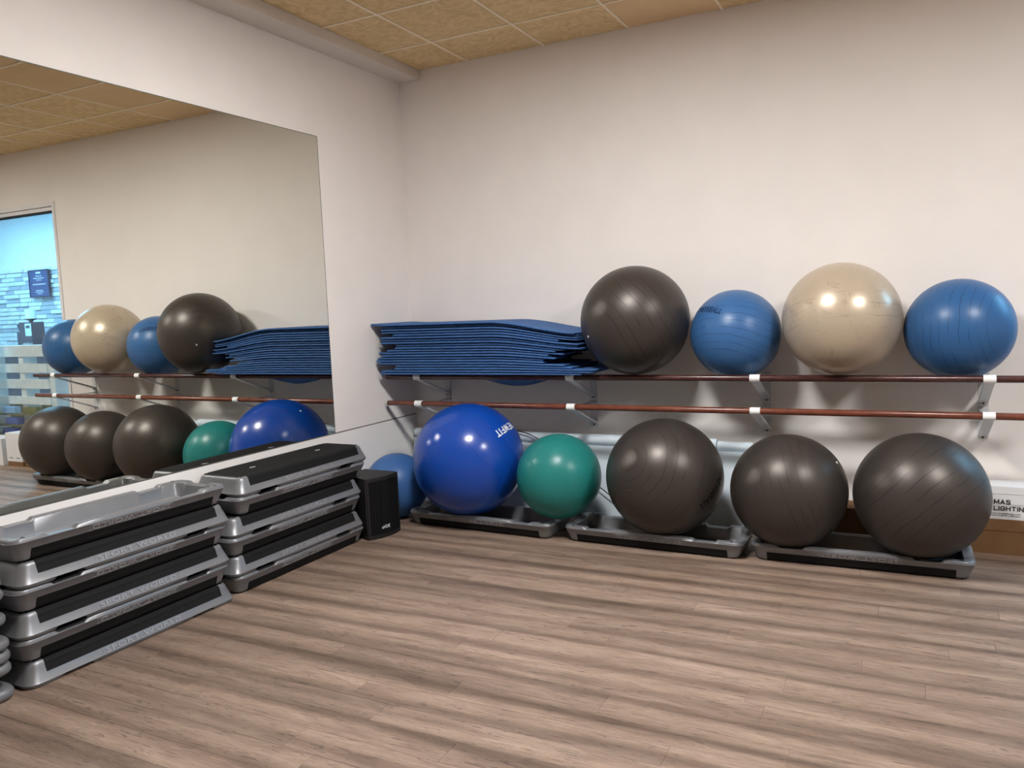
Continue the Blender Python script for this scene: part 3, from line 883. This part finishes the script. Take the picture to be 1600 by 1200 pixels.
# ------------------------------------------------------------------ next room, seen through the glass in the mirror
NR0, NR1, NY = 3.4, 11.6, 3.2
M_nwall = mat('white_room_paint', (.80, .82, .84, 1), .8)
M_stone = mat('white_painted_stone', (.74, .76, .78, 1), .8, noise=.10, nscale=9, bump=.8, bscale=18)
M_stoned = mat('grey_painted_stone', (.42, .45, .50, 1), .8, noise=.15, nscale=9, bump=.8, bscale=18)
tag(link('floor_next_room', MB().box(NR0, NR1, .12, NY, -.05, 0).mesh('floor_next_room'), mat('next_room_floor', (.22, .17, .14, 1), .5, noise=.2, nscale=6)), kind='structure')
tag(link('ceiling_next_room', MB().box(NR0, NR1, .12, NY, 3.55, 3.65).mesh('ceiling_next_room'), M_nwall), kind='structure')
wn = tag(link('wall_next_room', MB().box(NR0, NR1, NY, NY + .1, 0, 3.65).mesh('wall_next_room'), M_nwall), kind='structure')
tag(link('wall_next_room_side', MB().box(NR0 - .1, NR0, .12, NY, 0, 3.65).box(NR1, NR1 + .1, .12, NY, 0, 3.65).mesh('wall_next_room_side'), M_nwall), kind='structure')
tag(link('wall_next_room_near', MB().box(RX, NR1, .0, .12, 0, 3.65).mesh('wall_next_room_near'), M_nwall), kind='structure')
stone_cache = []
for k, (sw, sh) in enumerate(((.30, .066), (.42, .066), (.22, .066), (.36, .066))):
    for d, m_ in ((.03, M_stone), (.045, M_stone), (.022, M_stoned)):
        me = MB().loft([[(-sw / 2, 0, 0), (sw / 2, 0, 0), (sw / 2, 0, sh), (-sw / 2, 0, sh)], [(-sw / 2 + .006, -d, .005), (sw / 2 - .004, -d * .9, .004), (sw / 2 - .005, -d, sh - .005), (-sw / 2 + .004, -d * .85, sh - .004)]]).mesh('brick')
        me.materials.append(m_); stone_cache.append((sw, me))
for row in range(20):
    x = 7.3 + random.uniform(0, .3)
    while x < 11.2:
        sw, me = random.choice(stone_cache)
        link('brick', me, None, wn, (x + sw / 2, NY, 1.0 + row * .0715))
        x += sw + .008
po = thing('framed_notice', (9.43, NY - .075, 2.15))
tag(po, 'dark blue framed notice with white lines of text on the stone wall beyond the glass', 'notice')
link('board', MB().box(-.245, .245, -.012, .012, -.21, .21).mesh('board'), mat('navy_notice', (.03, .06, .17, 1), .5), po)
fr_ = MB().box(-.26, .26, -.02, .014, -.225, -.21).box(-.26, .26, -.02, .014, .21, .225).box(-.26, -.245, -.02, .014, -.21, .21).box(.245, .26, -.02, .014, -.21, .21)
link('frame', fr_.mesh('frame'), mat('dark_notice_frame', (.02, .025, .06, 1), .4), po)
ln = MB()
for z, x0, x1, h in ((.16, -.06, .06, .03), (.115, -.08, .08, .012), (.08, -.14, .14, .012), (.05, -.08, .08, .01), (-.02, -.17, .17, .014), (-.12, -.08, .08, .012), (-.145, -.11, .11, .01), (-.175, -.06, .06, .01)):
    x = x0
    while x < x1 - .01:
        wd = min(random.uniform(.02, .05), x1 - x)
        ln.box(x, x + wd, -.0135, -.012, z, z + h); x += wd + .008
link('text_lines', ln.mesh('text_lines'), M_whiteink, po)
ct = thing('bar_counter', (9.0, 2.45, 0))
tag(ct, 'dark bar counter in the next room beyond the glass', 'counter')
M_count = mat('dark_counter', (.055, .06, .085, 1), .5)
link('counter_top', MB().box(-1.5, 1.9, -.34, .34, 1.10, 1.145).mesh('counter_top'), M_count, ct)
link('counter_body', MB().box(-1.45, 1.85, -.28, .30, 0, 1.10).mesh('counter_body'), M_count, ct)
cm = thing('coffee_machine', (8.68, 2.45, 1.146))
tag(cm, 'tall dark drinks machine with a pale front panel on the bar counter', 'machine')
link('housing', MB().box(-.155, .155, -.10, .10, 0, .37).mesh('housing'), mat('dark_machine', (.05, .05, .075, 1), .4), cm)
link('front_panel', MB().box(-.145, .0, -.107, -.10, .16, .35).mesh('front_panel'), mat('pale_panel', (.7, .8, .8, 1), .5), cm)
link('display', MB().box(-.12, -.03, -.111, -.107, .28, .32).mesh('display'), M_count, cm)
link('drip_tray', MB().box(-.15, .0, -.16, -.10, .03, .055).mesh('drip_tray'), M_emblem, cm)
sh_ = thing('lamp_shade', (8.68, 2.45, 1.5175))
tag(sh_, 'pale drum shade on a dark dish on top of the drinks machine', 'lamp')
link('dish', MB().cyl((0, 0, .02), (0, 0, .05), .03, 20, .10).cyl((0, 0, 0), (0, 0, .02), .03, 16).mesh('dish', 40), M_count, sh_)
link('drum', MB().cyl((0, 0, .051), (0, 0, .20), .075, 24).mesh('drum', 40), mat('pale_shade', (.75, .85, .85, 1), .6), sh_)
fb_ = thing('metal_rack', (9.35, 2.30, 1.146))
tag(fb_, 'white metal frame standing on the bar counter', 'frame')
link('frame_bar', MB().box(-.25, .25, -.01, .01, .07, .09).box(-.25, -.23, -.01, .01, 0, .07).box(.23, .25, -.01, .01, 0, .07).mesh('frame_bar'), M_wframe, fb_)
gl_ = thing('grinder', (9.0, 2.5, 1.146))
tag(gl_, 'slim dark grinder on the bar counter beside the drinks machine', 'grinder')
link('hopper', MB().cyl((0, 0, .22), (0, 0, .34), .035, 16, .07).mesh('hopper', 40), M_count, gl_)
link('body', MB().box(-.05, .05, -.06, .06, 0, .22).mesh('body'), M_count, gl_)

# white pallet shelf standing behind the glass
M_pal = mat('white_washed_wood', (.82, .83, .81, 1), .75, noise=.12, nscale=10)
pr2 = thing('pallet_shelf', (5.9, .40, 0))
tag(pr2, 'white painted pallet shelf of horizontal planks standing behind the glass', 'shelf')
for z0, z1, xl in ((1.115, 1.225, -.83), (.935, 1.035, -.84), (.755, .860, -.845), (.575, .665, -.85)):
    link('plank', MB().box(xl, .85, -.10, -.078, z0, z1).mesh('plank'), M_pal, pr2)
link('plank', MB().box(-.83, .85, -.10, .10, 1.2255, 1.240).mesh('plank'), M_pal, pr2)
for x in (-.93, -.40, .20, .76):
    link('post', MB().box(x, x + .09, -.0775, .0775, .0, 1.1145).mesh('post'), M_pal, pr2)
M_shelf = mat('olive_shelf_board', (.16, .15, .07, 1), .8, noise=.2, nscale=8)
link('back_board', MB().box(-.836, .85, .08, .095, .2, .56).mesh('back_board'), M_shelf, pr2)
for z in (.455, .330, .205):
    link('shelf_board', MB().box(-.836, .756, -.16, -.079, z, z + .018).mesh('shelf_board'), M_shelf, pr2)
M_blk = [mat('pale_blue_foam_block', (.25, .50, .80, 1), .7), mat('blue_foam_block', (.06, .11, .42, 1), .7)]
def block_mesh():
    a, b_, h = .115, .034, .075
    return MB().loft([[(-a + i, -b_ + i, z), (a - i, -b_ + i, z), (a - i, b_ - i, z), (-a + i, b_ - i, z)] for i, z in ((.006, 0), (0, .006), (0, h - .006), (.006, h))])
for x, z, m_, lb in ((5.74, .4735, M_blk[0], 'pale blue foam block on the upper pallet shelf board'), (5.70, .3485, M_blk[1], 'deep blue foam block on the middle pallet shelf board'),
                     (5.78, .2235, M_blk[1], 'deep blue foam block on the lowest pallet shelf board')):
    o = link('foam_block', block_mesh().mesh('foam_block'), m_, None, (x, .28, z))
    tag(o, lb, 'foam block', 'foam blocks on the pallet shelf')
o = link('foam_block', block_mesh().mesh('foam_block'), mat('olive_foam_block', (.17, .16, .03, 1), .8), None, (5.36, .28, .4735))
tag(o, 'olive green foam block on the upper pallet shelf board', 'foam block', 'foam blocks on the pallet shelf')
